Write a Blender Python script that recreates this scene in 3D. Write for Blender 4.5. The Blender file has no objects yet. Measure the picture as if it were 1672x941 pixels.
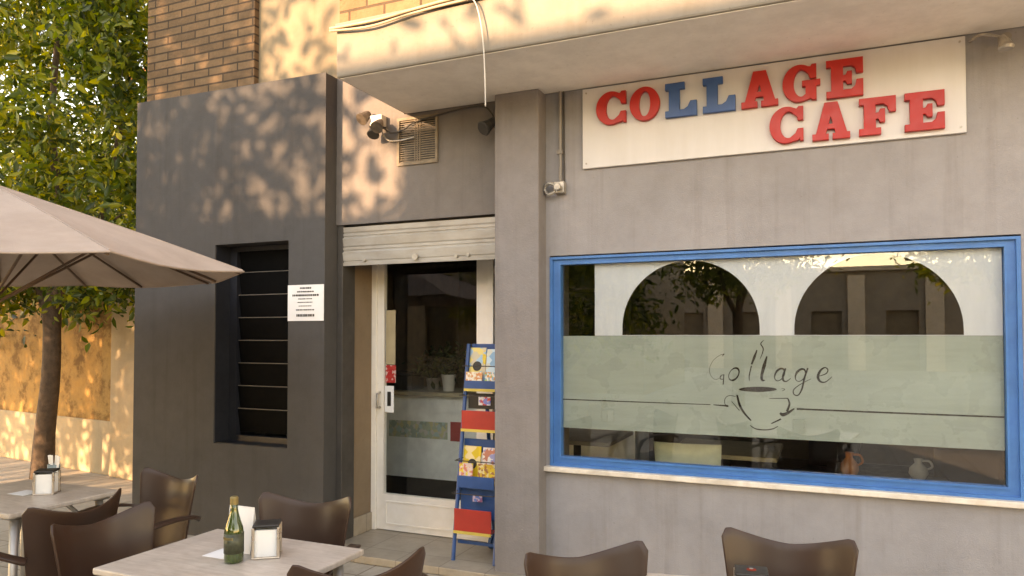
import bpy, bmesh, math, random
import numpy as np
from mathutils import Vector, Matrix
R = math.radians
random.seed(7); rng = np.random.default_rng(7)
S = bpy.context.scene
COL = S.collection

# ------------------------------------------------------------------ helpers
def link(o):
    COL.objects.link(o); return o

def tag(o, label=None, cat=None, group=None, kind=None):
    if label: o['label'] = label
    if cat: o['category'] = cat
    if group: o['group'] = group
    if kind: o['kind'] = kind
    return o

def empty(name, loc=(0, 0, 0), rz=0, label=None, cat=None, group=None):
    o = link(bpy.data.objects.new(name, None))
    o.empty_display_size = .1
    o.location = loc; o.rotation_euler = (0, 0, rz)
    return tag(o, label, cat, group)

def finish(o, bevel=0, seg=2, smooth=False, solid=0, sub=0):
    if smooth:
        o.data.polygons.foreach_set('use_smooth', [True] * len(o.data.polygons))
    if solid:
        m = o.modifiers.new('s', 'SOLIDIFY'); m.thickness = solid; m.offset = 0
    if sub:
        m = o.modifiers.new('u', 'SUBSURF'); m.levels = sub; m.render_levels = sub
    if bevel:
        m = o.modifiers.new('b', 'BEVEL'); m.width = bevel; m.segments = seg; m.limit_method = 'ANGLE'; m.angle_limit = R(40)
    return o

class MB:
    def __init__(s): s.v = []; s.f = []
    def add(s, vs, fs):
        n = len(s.v); s.v += [tuple(p) for p in vs]; s.f += [tuple(i + n for i in f) for f in fs]; return s
    def box(s, x0, x1, y0, y1, z0, z1, M=None):
        vs = [Vector(p) for p in [(x0,y0,z0),(x1,y0,z0),(x1,y1,z0),(x0,y1,z0),(x0,y0,z1),(x1,y0,z1),(x1,y1,z1),(x0,y1,z1)]]
        if M: vs = [M @ p for p in vs]
        return s.add(vs, [(0,3,2,1),(4,5,6,7),(0,1,5,4),(1,2,6,5),(2,3,7,6),(3,0,4,7)])
    def tube(s, pts, r, n=8, cap=True, sq=1.0):
        pts = [Vector(p) for p in pts]
        rs = r if isinstance(r, (list, tuple)) else [r] * len(pts)
        rings = []; prev = None
        for i, p in enumerate(pts):
            t = (pts[min(i+1, len(pts)-1)] - pts[max(i-1, 0)]).normalized()
            a = prev if prev is not None else (Vector((0,0,1)) if abs(t.z) < .9 else Vector((1,0,0)))
            b = t.cross(a).normalized(); a = b.cross(t).normalized(); prev = a
            rings.append([p + (a * math.cos(2*math.pi*k/n) * sq + b * math.sin(2*math.pi*k/n)) * rs[i] for k in range(n)])
        vs = [q for g in rings for q in g]; fs = []
        for i in range(len(pts)-1):
            for k in range(n):
                fs.append((i*n+k, i*n+(k+1) % n, (i+1)*n+(k+1) % n, (i+1)*n+k))
        if cap: fs += [tuple(range(n-1, -1, -1)), tuple(range((len(pts)-1)*n, len(pts)*n))]
        return s.add(vs, fs)
    def lathe(s, prof, c=(0,0,0), n=20, axis='z'):
        vs = []; fs = []
        for (r, h) in prof:
            for k in range(n):
                a = 2*math.pi*k/n
                p = (r*math.cos(a), r*math.sin(a), h) if axis == 'z' else ((r*math.cos(a), h, r*math.sin(a)) if axis == 'y' else (h, r*math.cos(a), r*math.sin(a)))
                vs.append((p[0]+c[0], p[1]+c[1], p[2]+c[2]))
        for i in range(len(prof)-1):
            for k in range(n):
                fs.append((i*n+k, i*n+(k+1) % n, (i+1)*n+(k+1) % n, (i+1)*n+k))
        fs += [tuple(range(n-1, -1, -1)), tuple(range((len(prof)-1)*n, len(prof)*n))]
        return s.add(vs, fs)
    def grid(s, fn, nu, nv):
        vs = [fn(i/nu, j/nv) for j in range(nv+1) for i in range(nu+1)]
        fs = [(j*(nu+1)+i, j*(nu+1)+i+1, (j+1)*(nu+1)+i+1, (j+1)*(nu+1)+i) for j in range(nv) for i in range(nu)]
        return s.add(vs, fs)
    def prism(s, poly, y0, y1):            # poly in (x, z), counter-clockwise
        n = len(poly)
        vs = [(x, y0, z) for x, z in poly] + [(x, y1, z) for x, z in poly]
        fs = [tuple(range(n)), tuple(range(2*n-1, n-1, -1))] + [(i+n, (i+1) % n + n, (i+1) % n, i) for i in range(n)]
        return s.add(vs, fs)
    def build(s, name, mat, parent=None, loc=None, **kw):
        """vertices are in the parent's own frame (or relative to loc)"""
        me = bpy.data.meshes.new(name); me.from_pydata(s.v, [], s.f); me.update()
        bm = bmesh.new(); bm.from_mesh(me); bmesh.ops.recalc_face_normals(bm, faces=bm.faces); bm.to_mesh(me); bm.free()
        if mat: me.materials.append(mat)
        o = link(bpy.data.objects.new(name, me))
        if parent: o.parent = parent
        if loc: o.location = loc
        return finish(o, **kw)

def fill(name, loops, y0, y1, mat, parent=None, loc=None, bevel=0, mbevel=0):
    """solid from an outline and its holes, loops in (x, z), from depth y0 (front) to y1"""
    cu = bpy.data.curves.new('c', 'CURVE'); cu.dimensions = '2D'; cu.fill_mode = 'BOTH'
    cu.extrude = (y1-y0)/2; cu.bevel_depth = bevel; cu.bevel_resolution = 1
    if bevel: cu.offset = -bevel
    for lp in loops:
        sp = cu.splines.new('POLY'); sp.points.add(len(lp)-1); sp.use_cyclic_u = True
        for p, (x, z) in zip(sp.points, lp): p.co = (x, z, 0, 1)
    t = link(bpy.data.objects.new('t', cu))
    me = bpy.data.meshes.new_from_object(t.evaluated_get(bpy.context.evaluated_depsgraph_get()))
    bpy.data.objects.remove(t)
    me.transform(Matrix.Translation((0, (y0+y1)/2, 0)) @ Matrix.Rotation(R(90), 4, 'X'))
    me.name = name; me.materials.clear(); me.materials.append(mat)
    o = link(bpy.data.objects.new(name, me))
    if parent: o.parent = parent
    if loc: o.location = loc
    return finish(o, bevel=mbevel)

def rect(x0, x1, z0, z1): return [(x0, z0), (x1, z0), (x1, z1), (x0, z1)]

def copy_tree(o, parent=None):
    c = o.copy(); COL.objects.link(c)
    if parent: c.parent = parent
    for ch in list(o.children): copy_tree(ch, c)
    return c

def smooth_path(pts, n=6):
    out = []; P = [Vector(p) for p in pts]
    for i in range(len(P)-1):
        p0, p1, p2, p3 = P[max(i-1, 0)], P[i], P[i+1], P[min(i+2, len(P)-1)]
        for k in range(n):
            t = k/n
            out.append(.5*((2*p1)+(-p0+p2)*t+(2*p0-5*p1+4*p2-p3)*t*t+(-p0+3*p1-3*p2+p3)*t**3))
    out.append(P[-1]); return out

# ------------------------------------------------------------------ materials
def new_mat(name):
    m = bpy.data.materials.new(name); m.use_nodes = True
    nt = m.node_tree; nt.nodes.clear()
    out = nt.nodes.new('ShaderNodeOutputMaterial'); b = nt.nodes.new('ShaderNodeBsdfPrincipled')
    nt.links.new(b.outputs[0], out.inputs[0])
    return m, nt, b, out

def N(nt, t, **kw):
    n = nt.nodes.new(t)
    for k, v in kw.items():
        if k in n.inputs.keys() if isinstance(k, str) else False: n.inputs[k].default_value = v
        else: setattr(n, k, v)
    return n

def noise(nt, co, scale, detail=4, rough=.55, dist=0):
    n = nt.nodes.new('ShaderNodeTexNoise')
    n.inputs['Scale'].default_value = scale; n.inputs['Detail'].default_value = detail
    n.inputs['Roughness'].default_value = rough; n.inputs['Distortion'].default_value = dist
    if co: nt.links.new(co, n.inputs['Vector'])
    return n

def ramp(nt, src, stops):
    n = nt.nodes.new('ShaderNodeValToRGB'); e = n.color_ramp.elements
    while len(e) < len(stops): e.new(.5)
    for el, (p, c) in zip(e, stops):
        el.position = p; el.color = (*c, 1) if len(c) == 3 else c
    nt.links.new(src, n.inputs[0]); return n

def mixc(nt, fac, a, b, mode='MIX'):
    n = nt.nodes.new('ShaderNodeMix'); n.data_type = 'RGBA'; n.blend_type = mode
    for i, v in ((0, fac), (6, a), (7, b)):
        if hasattr(v, 'is_linked') or hasattr(v, 'links'): nt.links.new(v, n.inputs[i])
        elif i == 0: n.inputs[0].default_value = v
        else: n.inputs[i].default_value = (*v, 1)
    return n.outputs[2]

def bump(nt, b, src, strength, dist=.01):
    n = nt.nodes.new('ShaderNodeBump'); n.inputs['Strength'].default_value = strength; n.inputs['Distance'].default_value = dist
    nt.links.new(src, n.inputs['Height']); nt.links.new(n.outputs[0], b.inputs['Normal']); return n

def sc(c, k): return tuple(min(1, x*k) for x in c)

def plain(name, c, rough=.5, metal=0, var=.15, scale=6, bmp=0, bscale=60, coat=0, spec=.5, rvar=.08):
    m, nt, b, out = new_mat(name)
    co = nt.nodes.new('ShaderNodeTexCoord').outputs['Object']
    n = noise(nt, co, scale, 5)
    r = ramp(nt, n.outputs[0], [(.3, sc(c, 1-var)), (.7, sc(c, 1+var))])
    nt.links.new(r.outputs[0], b.inputs['Base Color'])
    b.inputs['Metallic'].default_value = metal; b.inputs['Coat Weight'].default_value = coat; b.inputs['Specular IOR Level'].default_value = spec
    rr = ramp(nt, noise(nt, co, scale*3, 4).outputs[0], [(.3, (max(0, rough-rvar),)*3), (.7, (min(1, rough+rvar),)*3)])
    nt.links.new(rr.outputs[0], b.inputs['Roughness'])
    if bmp: bump(nt, b, noise(nt, co, bscale, 3).outputs[0], bmp)
    return m

def stucco(name, c, stain=(.6, .55, .5), bmp=.35, fine=140, amt=.35, streak=True):
    m, nt, b, out = new_mat(name)
    co = nt.nodes.new('ShaderNodeTexCoord').outputs['Object']
    big = noise(nt, co, 1.1, 6, .6, .4)
    base = ramp(nt, big.outputs[0], [(.28, sc(c, .86)), (.5, c), (.75, sc(c, 1.12))]).outputs[0]
    mid = ramp(nt, noise(nt, co, 7, 6, .7).outputs[0], [(.35, (.88, .87, .86)), (.6, (1, 1, 1))]).outputs[0]
    col = mixc(nt, .8, base, mid, 'MULTIPLY')
    if streak:
        mp = nt.nodes.new('ShaderNodeMapping'); mp.inputs['Scale'].default_value = (9, 9, .45); nt.links.new(co, mp.inputs[0])
        st = ramp(nt, noise(nt, mp.outputs[0], 1.2, 5, .65).outputs[0], [(.52, (1, 1, 1)), (.78, stain)]).outputs[0]
        col = mixc(nt, amt, col, st, 'MULTIPLY')
    spk = ramp(nt, noise(nt, co, 38, 3, .6).outputs[0], [(.27, (.55, .5, .45)), (.33, (1, 1, 1))]).outputs[0]
    col = mixc(nt, .35, col, spk, 'MULTIPLY')
    nt.links.new(col, b.inputs['Base Color'])
    b.inputs['Roughness'].default_value = .82; b.inputs['Specular IOR Level'].default_value = .25
    f = noise(nt, co, fine, 3, .6); g = noise(nt, co, 22, 4, .6)
    ad = N(nt, 'ShaderNodeMath', operation='ADD'); nt.links.new(f.outputs[0], ad.inputs[0]); nt.links.new(g.outputs[0], ad.inputs[1])
    bump(nt, b, ad.outputs[0], bmp, .004)
    return m

def bricks(name, c1, c2, mortar, bw, bh, plane='xz', ms=.012, msmooth=.1, bmp=.9, rough=.85, offset=.5):
    m, nt, b, out = new_mat(name)
    co = nt.nodes.new('ShaderNodeTexCoord').outputs['Object']
    sx = nt.nodes.new('ShaderNodeSeparateXYZ'); nt.links.new(co, sx.inputs[0])
    cx = nt.nodes.new('ShaderNodeCombineXYZ'); nt.links.new(sx.outputs[0], cx.inputs[0]); nt.links.new(sx.outputs[2 if plane == 'xz' else 1], cx.inputs[1])
    t = nt.nodes.new('ShaderNodeTexBrick'); t.offset = offset
    t.inputs['Scale'].default_value = 1; t.inputs['Brick Width'].default_value = bw; t.inputs['Row Height'].default_value = bh
    t.inputs['Mortar Size'].default_value = ms; t.inputs['Mortar Smooth'].default_value = msmooth; t.inputs['Bias'].default_value = 0
    t.inputs['Color1'].default_value = (*c1, 1); t.inputs['Color2'].default_value = (*c2, 1); t.inputs['Mortar'].default_value = (*mortar, 1)
    wob = noise(nt, co, 3, 3); mv = nt.nodes.new('ShaderNodeVectorMath'); mv.operation = 'MULTIPLY_ADD'
    nt.links.new(wob.outputs['Color'], mv.inputs[0]); mv.inputs[1].default_value = (.006, .006, 0); nt.links.new(cx.outputs[0], mv.inputs[2])
    nt.links.new(mv.outputs[0], t.inputs['Vector'])
    v = ramp(nt, noise(nt, co, 9, 6, .7).outputs[0], [(.3, (.72, .7, .68)), (.65, (1.0, 1.0, 1.0))]).outputs[0]
    nt.links.new(mixc(nt, .8, t.outputs[0], v, 'MULTIPLY'), b.inputs['Base Color'])
    b.inputs['Roughness'].default_value = rough; b.inputs['Specular IOR Level'].default_value = .3
    inv = N(nt, 'ShaderNodeMath', operation='MULTIPLY_ADD'); nt.links.new(t.outputs[1], inv.inputs[0]); inv.inputs[1].default_value = -1; 
    nz = noise(nt, co, 45, 4); nt.links.new(nz.outputs[0], inv.inputs[2])
    bump(nt, b, inv.outputs[0], bmp, .008)
    return m

def leaf_mat(name, stops, trans=.45):
    m, nt, b, out = new_mat(name)
    g = nt.nodes.new('ShaderNodeNewGeometry')
    co = nt.nodes.new('ShaderNodeTexCoord').outputs['Object']
    nz = noise(nt, co, .9, 3)
    ad = N(nt, 'ShaderNodeMath', operation='MULTIPLY_ADD'); nt.links.new(nz.outputs[0], ad.inputs[0]); ad.inputs[1].default_value = .9; ad.inputs[2].default_value = -.45
    a2 = N(nt, 'ShaderNodeMath', operation='ADD'); nt.links.new(ad.outputs[0], a2.inputs[0]); nt.links.new(g.outputs['Random Per Island'], a2.inputs[1])
    c = ramp(nt, a2.outputs[0], stops)
    nt.links.new(c.outputs[0], b.inputs['Base Color']); b.inputs['Roughness'].default_value = .42
    tr = nt.nodes.new('ShaderNodeBsdfTranslucent')
    hs = nt.nodes.new('ShaderNodeHueSaturation'); hs.inputs['Hue'].default_value = .485; hs.inputs['Saturation'].default_value = 1.1; hs.inputs['Value'].default_value = 1.7
    nt.links.new(c.outputs[0], hs.inputs['Color']); nt.links.new(hs.outputs[0], tr.inputs[0])
    mx = nt.nodes.new('ShaderNodeMixShader'); mx.inputs[0].default_value = trans
    nt.links.new(b.outputs[0], mx.inputs[1]); nt.links.new(tr.outputs[0], mx.inputs[2]); nt.links.new(mx.outputs[0], out.inputs[0])
    return m

def glass_mat(name, tint=(.97, .98, .975), ior=1.6, rough=0.0):
    m, nt, b, out = new_mat(name); nt.nodes.remove(b)
    t = nt.nodes.new('ShaderNodeBsdfTransparent'); t.inputs[0].default_value = (*tint, 1)
    g = nt.nodes.new('ShaderNodeBsdfGlossy'); g.inputs['Roughness'].default_value = rough
    lw = nt.nodes.new('ShaderNodeLayerWeight'); lw.inputs[0].default_value = .5; f0 = ((ior-1)/(ior+1))**2
    pw = N(nt, 'ShaderNodeMath', operation='POWER'); nt.links.new(lw.outputs['Facing'], pw.inputs[0]); pw.inputs[1].default_value = 5
    f = N(nt, 'ShaderNodeMath', operation='MULTIPLY_ADD'); nt.links.new(pw.outputs[0], f.inputs[0]); f.inputs[1].default_value = 1-f0; f.inputs[2].default_value = f0
    mx = nt.nodes.new('ShaderNodeMixShader'); nt.links.new(f.outputs[0], mx.inputs[0]); nt.links.new(t.outputs[0], mx.inputs[1]); nt.links.new(g.outputs[0], mx.inputs[2])
    nt.links.new(mx.outputs[0], out.inputs[0]); return m

def cover_mat(name, cols, scale=14, lines=True):
    m, nt, b, out = new_mat(name)
    co = nt.nodes.new('ShaderNodeTexCoord').outputs['Object']
    v = nt.nodes.new('ShaderNodeTexVoronoi'); v.distance = 'MANHATTAN'; v.inputs['Scale'].default_value = scale; nt.links.new(co, v.inputs['Vector'])
    sp = nt.nodes.new('ShaderNodeSeparateColor'); nt.links.new(v.outputs['Color'], sp.inputs[0])
    r = ramp(nt, sp.outputs[0], [(i/len(cols), c) for i, c in enumerate(cols)]); r.color_ramp.interpolation = 'CONSTANT'
    nt.links.new(r.outputs[0], b.inputs['Base Color']); b.inputs['Roughness'].default_value = .35
    return m

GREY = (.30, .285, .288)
M = {}
M['wall'] = stucco('grey_wall_paint', GREY, amt=.45)
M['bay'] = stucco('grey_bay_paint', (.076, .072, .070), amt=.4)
M['pillar'] = stucco('grey_pillar_paint', (.225, .205, .20), bmp=.6, fine=90, amt=.35)
M['entry'] = stucco('grey_entrance_paint', (.17, .15, .138))
M['cream'] = stucco('cream_render', (.245, .212, .172), stain=(.75, .62, .48), bmp=.2, amt=.3)
M['creamp'] = stucco('cream_upper_render', (.24, .19, .13), stain=(.75, .62, .48), bmp=.25, amt=.4)
def chips(m, thr, col, scale=26):
    nt = m.node_tree; b = [x for x in nt.nodes if x.type == 'BSDF_PRINCIPLED'][0]; src = b.inputs['Base Color'].links[0].from_socket
    tc = nt.nodes.new('ShaderNodeTexCoord').outputs['Object']
    a = noise(nt, tc, scale, 4, .75, .2); f = ramp(nt, a.outputs[0], [(thr, (0, 0, 0)), (thr+.015, (1, 1, 1))]).outputs[0]
    nt.links.new(mixc(nt, f, src, col), b.inputs['Base Color'])
chips(M['pillar'], .735, (.42, .37, .32)); chips(M['pillar'], .74, (.09, .08, .07), 17); chips(M['bay'], .745, (.19, .17, .15), 20); chips(M['wall'], .755, (.17, .15, .14), 13)
M['soffit'] = stucco('soffit_plaster', (.88, .80, .70), stain=(.9, .8, .75), bmp=.15, amt=.2, streak=False)
M['reveal'] = stucco('beige_plaster', (.27, .19, .125), bmp=.2)
M['yellow'] = stucco('ochre_plaster', (.38, .215, .075), stain=(.7, .6, .5), bmp=.9, fine=30, amt=.25)
nt = M['yellow'].node_tree; b = [x for x in nt.nodes if x.type == 'BSDF_PRINCIPLED'][0]; src = b.inputs['Base Color'].links[0].from_socket
tc = nt.nodes.new('ShaderNodeTexCoord').outputs['Object']
pt = ramp(nt, noise(nt, tc, 3.2, 9, .72, .1).outputs[0], [(.40, (.34, .27, .20)), (.50, (1, 1, 1)), (.62, (1.25, 1.2, 1.1))]).outputs[0]
nt.links.new(mixc(nt, .75, src, pt, 'MULTIPLY'), b.inputs['Base Color'])
M['plinth'] = stucco('pale_plinth_plaster', (.44, .34, .225), stain=(.7, .6, .5), bmp=.8, fine=30, amt=.25)
M['brick'] = bricks('old_brick', (.20, .122, .068), (.14, .085, .048), (.06, .04, .026), .30, .066, ms=.007)
M['brick_big'] = bricks('front_brick', (.28, .165, .09), (.22, .13, .07), (.10, .065, .04), .25, .082, ms=.008)
M['paving'] = bricks('paving', (.52, .45, .37), (.47, .40, .32), (.27, .22, .17), .4, .4, 'xy', ms=.006, bmp=.3, offset=0)
M['tile'] = bricks('doorstep_tile', (.42, .35, .27), (.38, .31, .235), (.26, .21, .16), .33, .33, 'xy', ms=.004, bmp=.15, rough=.4, offset=0)
M['blue'] = plain('blue_paint', (.025, .175, .42), .36, var=.14, scale=5, bmp=.06, bscale=90)
M['navy'] = plain('navy_paint', (.012, .014, .02), .5)
M['white'] = plain('white_door_paint', (.86, .80, .72), .35, var=.06, scale=4)
M['shutter'] = plain('aluminium_shutter', (.40, .37, .33), .5, metal=.1, var=.14, scale=3)
M['panel'] = plain('sign_panel_white', (.62, .595, .58), .45, var=.03, scale=2)
M['red'] = plain('red_letter', (.48, .012, .007), .45, var=.08)
M['lblue'] = plain('blue_letter', (.018, .085, .25), .45, var=.1)
M['sill'] = plain('pale_stone_sill', (.74, .66, .57), .6, var=.1, scale=8, bmp=.1)
M['film'] = plain('white_window_film', (.60, .625, .65), .4, var=.02, scale=2.5)  # slight blue in the base stands in for reflected sky
M['frost'] = plain('frosted_film', (.33, .385, .335), .3, var=.12, scale=2)
for k_ in ('film', 'frost'):
    nt = M[k_].node_tree; b = [x for x in nt.nodes if x.type == 'BSDF_PRINCIPLED'][0]; out = [x for x in nt.nodes if x.type == 'OUTPUT_MATERIAL'][0]
    tr = nt.nodes.new('ShaderNodeBsdfTranslucent'); tr.inputs[0].default_value = (.7, .72, .7, 1); mx = nt.nodes.new('ShaderNodeMixShader'); mx.inputs[0].default_value = .10 if k_ == 'frost' else .04
    nt.links.new(b.outputs[0], mx.inputs[1]); nt.links.new(tr.outputs[0], mx.inputs[2]); nt.links.new(mx.outputs[0], out.inputs[0])
M['ink'] = plain('room_dark_ink', (.018, .014, .011), .25)  # darkness of the room behind, put into the stroke colour
M['glass'] = glass_mat('window_glass', ior=1.66)
M['dglass'] = glass_mat('door_glass', ior=1.42)
M['dark'] = plain('dark_plastic', (.02, .018, .016), .45)
M['brown'] = plain('brown_plastic', (.052, .025, .016), .36, var=.03, scale=2, bmp=.02, bscale=200, spec=.38, rvar=.03)
M['alu'] = plain('cast_aluminium', (.45, .42, .39), .5, metal=.8, var=.08)
M['top'] = plain('marbled_laminate', (.56, .48, .41), .38, var=.12, scale=9)
M['topedge'] = plain('laminate_edge', (.30, .22, .16), .5)
M['paper'] = plain('paper', (.80, .79, .77), .8, var=.03)
M['chrome'] = plain('holder_steel', (.55, .46, .38), .3, metal=.85)
M['bottle'] = plain('green_bottle_glass', (.03, .055, .006), .08, var=.2, coat=1)
M['label'] = plain('bottle_label', (.05, .055, .03), .5, var=.4, scale=60)
M['louvre'] = plain('louvre_glass', (.004, .004, .004), .6, spec=.05)
M['louvedge'] = plain('louvre_edge', (.17, .15, .13), .4)
M['cork'] = plain('gold_cap', (.30, .22, .09), .4, metal=.5)
M['canvas'] = plain('umbrella_canvas', (.47, .37, .31), .85, var=.06, scale=4, bmp=.15, bscale=220)
def add_bump(m, scale, strength, dist, stretch=(1, 1, 1)):
    nt = m.node_tree; b = [x for x in nt.nodes if x.type == 'BSDF_PRINCIPLED'][0]
    tc = nt.nodes.new('ShaderNodeTexCoord').outputs['Object']; mp = nt.nodes.new('ShaderNodeMapping'); mp.inputs['Scale'].default_value = stretch; nt.links.new(tc, mp.inputs[0])
    n = noise(nt, mp.outputs[0], scale, 3, .5, .5); old = b.inputs['Normal'].links[0].from_socket if b.inputs['Normal'].links else None
    bp = bump(nt, b, n.outputs[0], strength, dist)
    if old: nt.links.new(old, bp.inputs['Normal'])
def add_streaks(m, scale, stretch, lo, fac):
    nt = m.node_tree; b = [x for x in nt.nodes if x.type == 'BSDF_PRINCIPLED'][0]; src = b.inputs['Base Color'].links[0].from_socket
    tc = nt.nodes.new('ShaderNodeTexCoord').outputs['Object']; mp = nt.nodes.new('ShaderNodeMapping'); mp.inputs['Scale'].default_value = stretch; nt.links.new(tc, mp.inputs[0])
    st = ramp(nt, noise(nt, mp.outputs[0], scale, 6, .65, .3).outputs[0], [(.35, lo), (.6, (1, 1, 1))]).outputs[0]
    nt.links.new(mixc(nt, fac, src, st, 'MULTIPLY'), b.inputs['Base Color'])
add_bump(M['canvas'], 3.5, .5, .02); add_streaks(M['canvas'], 2.5, (1, 1, 1), (.82, .79, .76), .7)
add_streaks(M['top'], 3, (3, 22, 1), (.80, .76, .72), .8); add_streaks(M['top'], 25, (1, 1, 1), (.9, .88, .86), .5)
add_streaks(M['blue'], 6, (1, 1, 1), (.78, .82, .9), .6); add_streaks(M['blue'], 40, (1, 1, 1), (.7, .8, .95), .3)
add_streaks(M['white'], 6, (1, 1, 1), (.86, .82, .76), .45); add_streaks(M['shutter'], 5, (1, 1, 3), (.78, .70, .6), .55)
add_streaks(M['sill'], 9, (1, 1, 1), (.72, .66, .6), .7); add_streaks(M['panel'], 2, (5, 5, .6), (.9, .88, .85), .5)
add_streaks(M['brown'], 8, (1, 1, 1), (.82, .8, .78), .6); add_streaks(M['frost'], 3, (1, 1, 9), (.86, .88, .86), .7); add_streaks(M['film'], 3, (6, 1, 1), (.86, .88, .9), .6)  # film and frost streaks paint in uneven reflections
M['seam'] = plain('umbrella_seam', (.40, .31, .26), .85)
M['rib'] = plain('umbrella_rib', (.13, .075, .045), .5)
M['bark'] = plain('bark', (.095, .06, .038), .9, var=.35, scale=14, bmp=.9, bscale=28)
M['cable'] = plain('pale_cable', (.38, .30, .20), .6)
M['guide'] = plain('dark_grey_guide', (.06, .052, .045), .6)
M['vent'] = plain('vent_grille_paint', (.19, .14, .09), .6, var=.25, scale=15)
M['lampmetal'] = plain('lamp_metal', (.13, .10, .075), .5, metal=.3, var=.4, scale=25)
M['cord'] = plain('white_cord', (.55, .5, .43), .5)
M['dcable'] = plain('dark_cable', (.05, .04, .03), .6)
M['pvc'] = plain('grey_conduit', (.25, .22, .19), .5)
M['metalgrey'] = plain('worn_metal', (.42, .38, .33), .4, metal=.5, var=.3, scale=20)
M['rackblue'] = plain('rack_blue_paint', (.012, .075, .22), .4)
M['rackred'] = plain('rack_red_card', (.46, .035, .025), .45, var=.12, scale=10)
M['rackyel'] = plain('rack_yellow_lip', (.62, .45, .1), .5)
M['wood'] = plain('light_wood', (.42, .33, .2), .5, scale=12)
M['counter'] = plain('counter_front', (.90, .88, .80), .5)
M['room'] = plain('room_paint', (.2, .15, .1), .8)
M['roomfloor'] = plain('room_floor', (.12, .10, .085), .35)
M['palechair'] = plain('pale_green_back', (.78, .82, .62), .5)
M['pot'] = plain('white_pot', (.62, .58, .52), .4)
M['terra'] = plain('terracotta_brown', (.5, .16, .05), .6)
M['leaf'] = leaf_mat('leaf_green', [(0, (.022, .045, .007)), (.4, (.075, .12, .016)), (.75, (.17, .20, .022)), (1, (.33, .31, .035))])
M['leafdark'] = leaf_mat('leaf_dark', [(0, (.015, .03, .006)), (.5, (.035, .06, .01)), (1, (.08, .10, .018))], .35)
M['farwall'] = stucco('far_house_render', (.66, .54, .42), bmp=.2)
M['farhouse'] = stucco('far_terrace_render', (.30, .25, .2), bmp=.2)
M['shadewall'] = stucco('shade_house_render', (.34, .27, .2), bmp=.2)

# ------------------------------------------------------------------ camera geometry (photo pixels, for flat artwork on the window)
CAMP = Vector((0, -4.355, 1.55)); FPX = 1183.; YAW = R(23.383); PITCH = math.atan(31/FPX)
_fw = Vector((-math.sin(YAW)*math.cos(PITCH), math.cos(YAW)*math.cos(PITCH), math.sin(PITCH)))
_rt = Vector((math.cos(YAW), math.sin(YAW), 0)); _up = _rt.cross(_fw)
def at(px, py, Y):
    v = _fw + _rt*((px-836)/FPX) + _up*((518-py)/FPX)
    p = CAMP + v*((Y-CAMP.y)/v.y); return (p.x, p.z)

# ------------------------------------------------------------------ setting: ground
MB().box(-60, 60, -60, 60, -.3, 0).build('pavement', M['paving'])
bpy.data.objects['pavement']['kind'] = 'structure'
o = MB().box(-3.288, -1.60, -.20, .44, .003, .055).build('doorstep', M['tile'], bevel=.006); tag(o, kind='structure')

# ------------------------------------------------------------------ cafe building
B = empty('cafe_building', (0, 0, 0), 0, 'grey rendered cafe with brick upper storey, cream overhang and large blue framed window', 'building')
ZS = 3.115
WX0, WX1, WZ0, WZ1 = -1.615, .905, .727, 2.052
fill('window_wall', [rect(-1.948, 7, -.02, ZS), rect(WX0-.004, WX1+.004, WZ0-.03, WZ1+.012)], 0, .24, M['wall'], B)
fill('entrance_wall', [[(-3.29, 2.362), (-1.95, 2.362), (-1.95, ZS), (-2.712, ZS), (-2.712, 3.45), (-3.29, 3.45)], rect(-2.757, -2.445, 2.76, 3.078)], 0, .30, M['entry'], B)
MB().box(-1.95, -1.645, -.13, .46, -.02, ZS-.002).build('pillar', M['pillar'], B, bevel=.008)
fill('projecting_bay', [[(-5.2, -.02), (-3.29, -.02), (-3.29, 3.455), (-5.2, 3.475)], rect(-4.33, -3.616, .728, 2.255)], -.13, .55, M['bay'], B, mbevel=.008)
MB().box(-3.29, -3.252, .168, .55, 0, 2.362).build('door_reveal', M['reveal'], B)
MB().box(-3.2518, -3.236, .168, .398, .056, .19).build('skirting', M['tile'], B, bevel=.003)
MB().box(-3.289, -3.238, .012, .165, .056, 2.36).build('shutter_guide', M['guide'], B, bevel=.004)
# overhang
MB().box(-2.71, 7, -.78, -.001, ZS, ZS+.001+.30).build('overhang', M['cream'], B, bevel=.012)
MB().box(-2.69, 7, -.765, -.012, ZS-.003, ZS-.0005).build('soffit', M['soffit'], B)
MB().box(-2.708, 7, -.795, -.03, ZS+.303, ZS+.328).build('ledge', M['cream'], B, bevel=.006)
MB().box(-2.70, 7, -.76, .2, ZS+.33, 6.4).build('brick_storey', M['brick_big'], B)
MB().box(-4.035, -2.712, .0, .3, 3.452, 6.4).build('cream_panel', M['creamp'], B)
MB().box(-5.19, -4.035, -.05, .3, 3.3, 6.4).build('brick_panel', M['brick'], B, bevel=.004)
MB().box(-5.19, 7, .3, 6.0, ZS+.1, 6.4).build('upper_floor', M['cream'], B)
# room behind the glass
MB().box(-5.1, 7, 5.2, 5.3, 0, ZS).box(-5.1, -5.0, .56, 5.2, 0, ZS).box(6.9, 7, .25, 5.2, 0, ZS).build('room_wall', M['room'], B)
MB().box(-5.1, 7, .25, 5.2, ZS-.06, ZS+.05).build('room_ceiling', M['room'], B)
MB().box(-5.0, 6.9, .46, 5.2, .004, .05).build('room_floor', M['roomfloor'], B)
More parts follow.
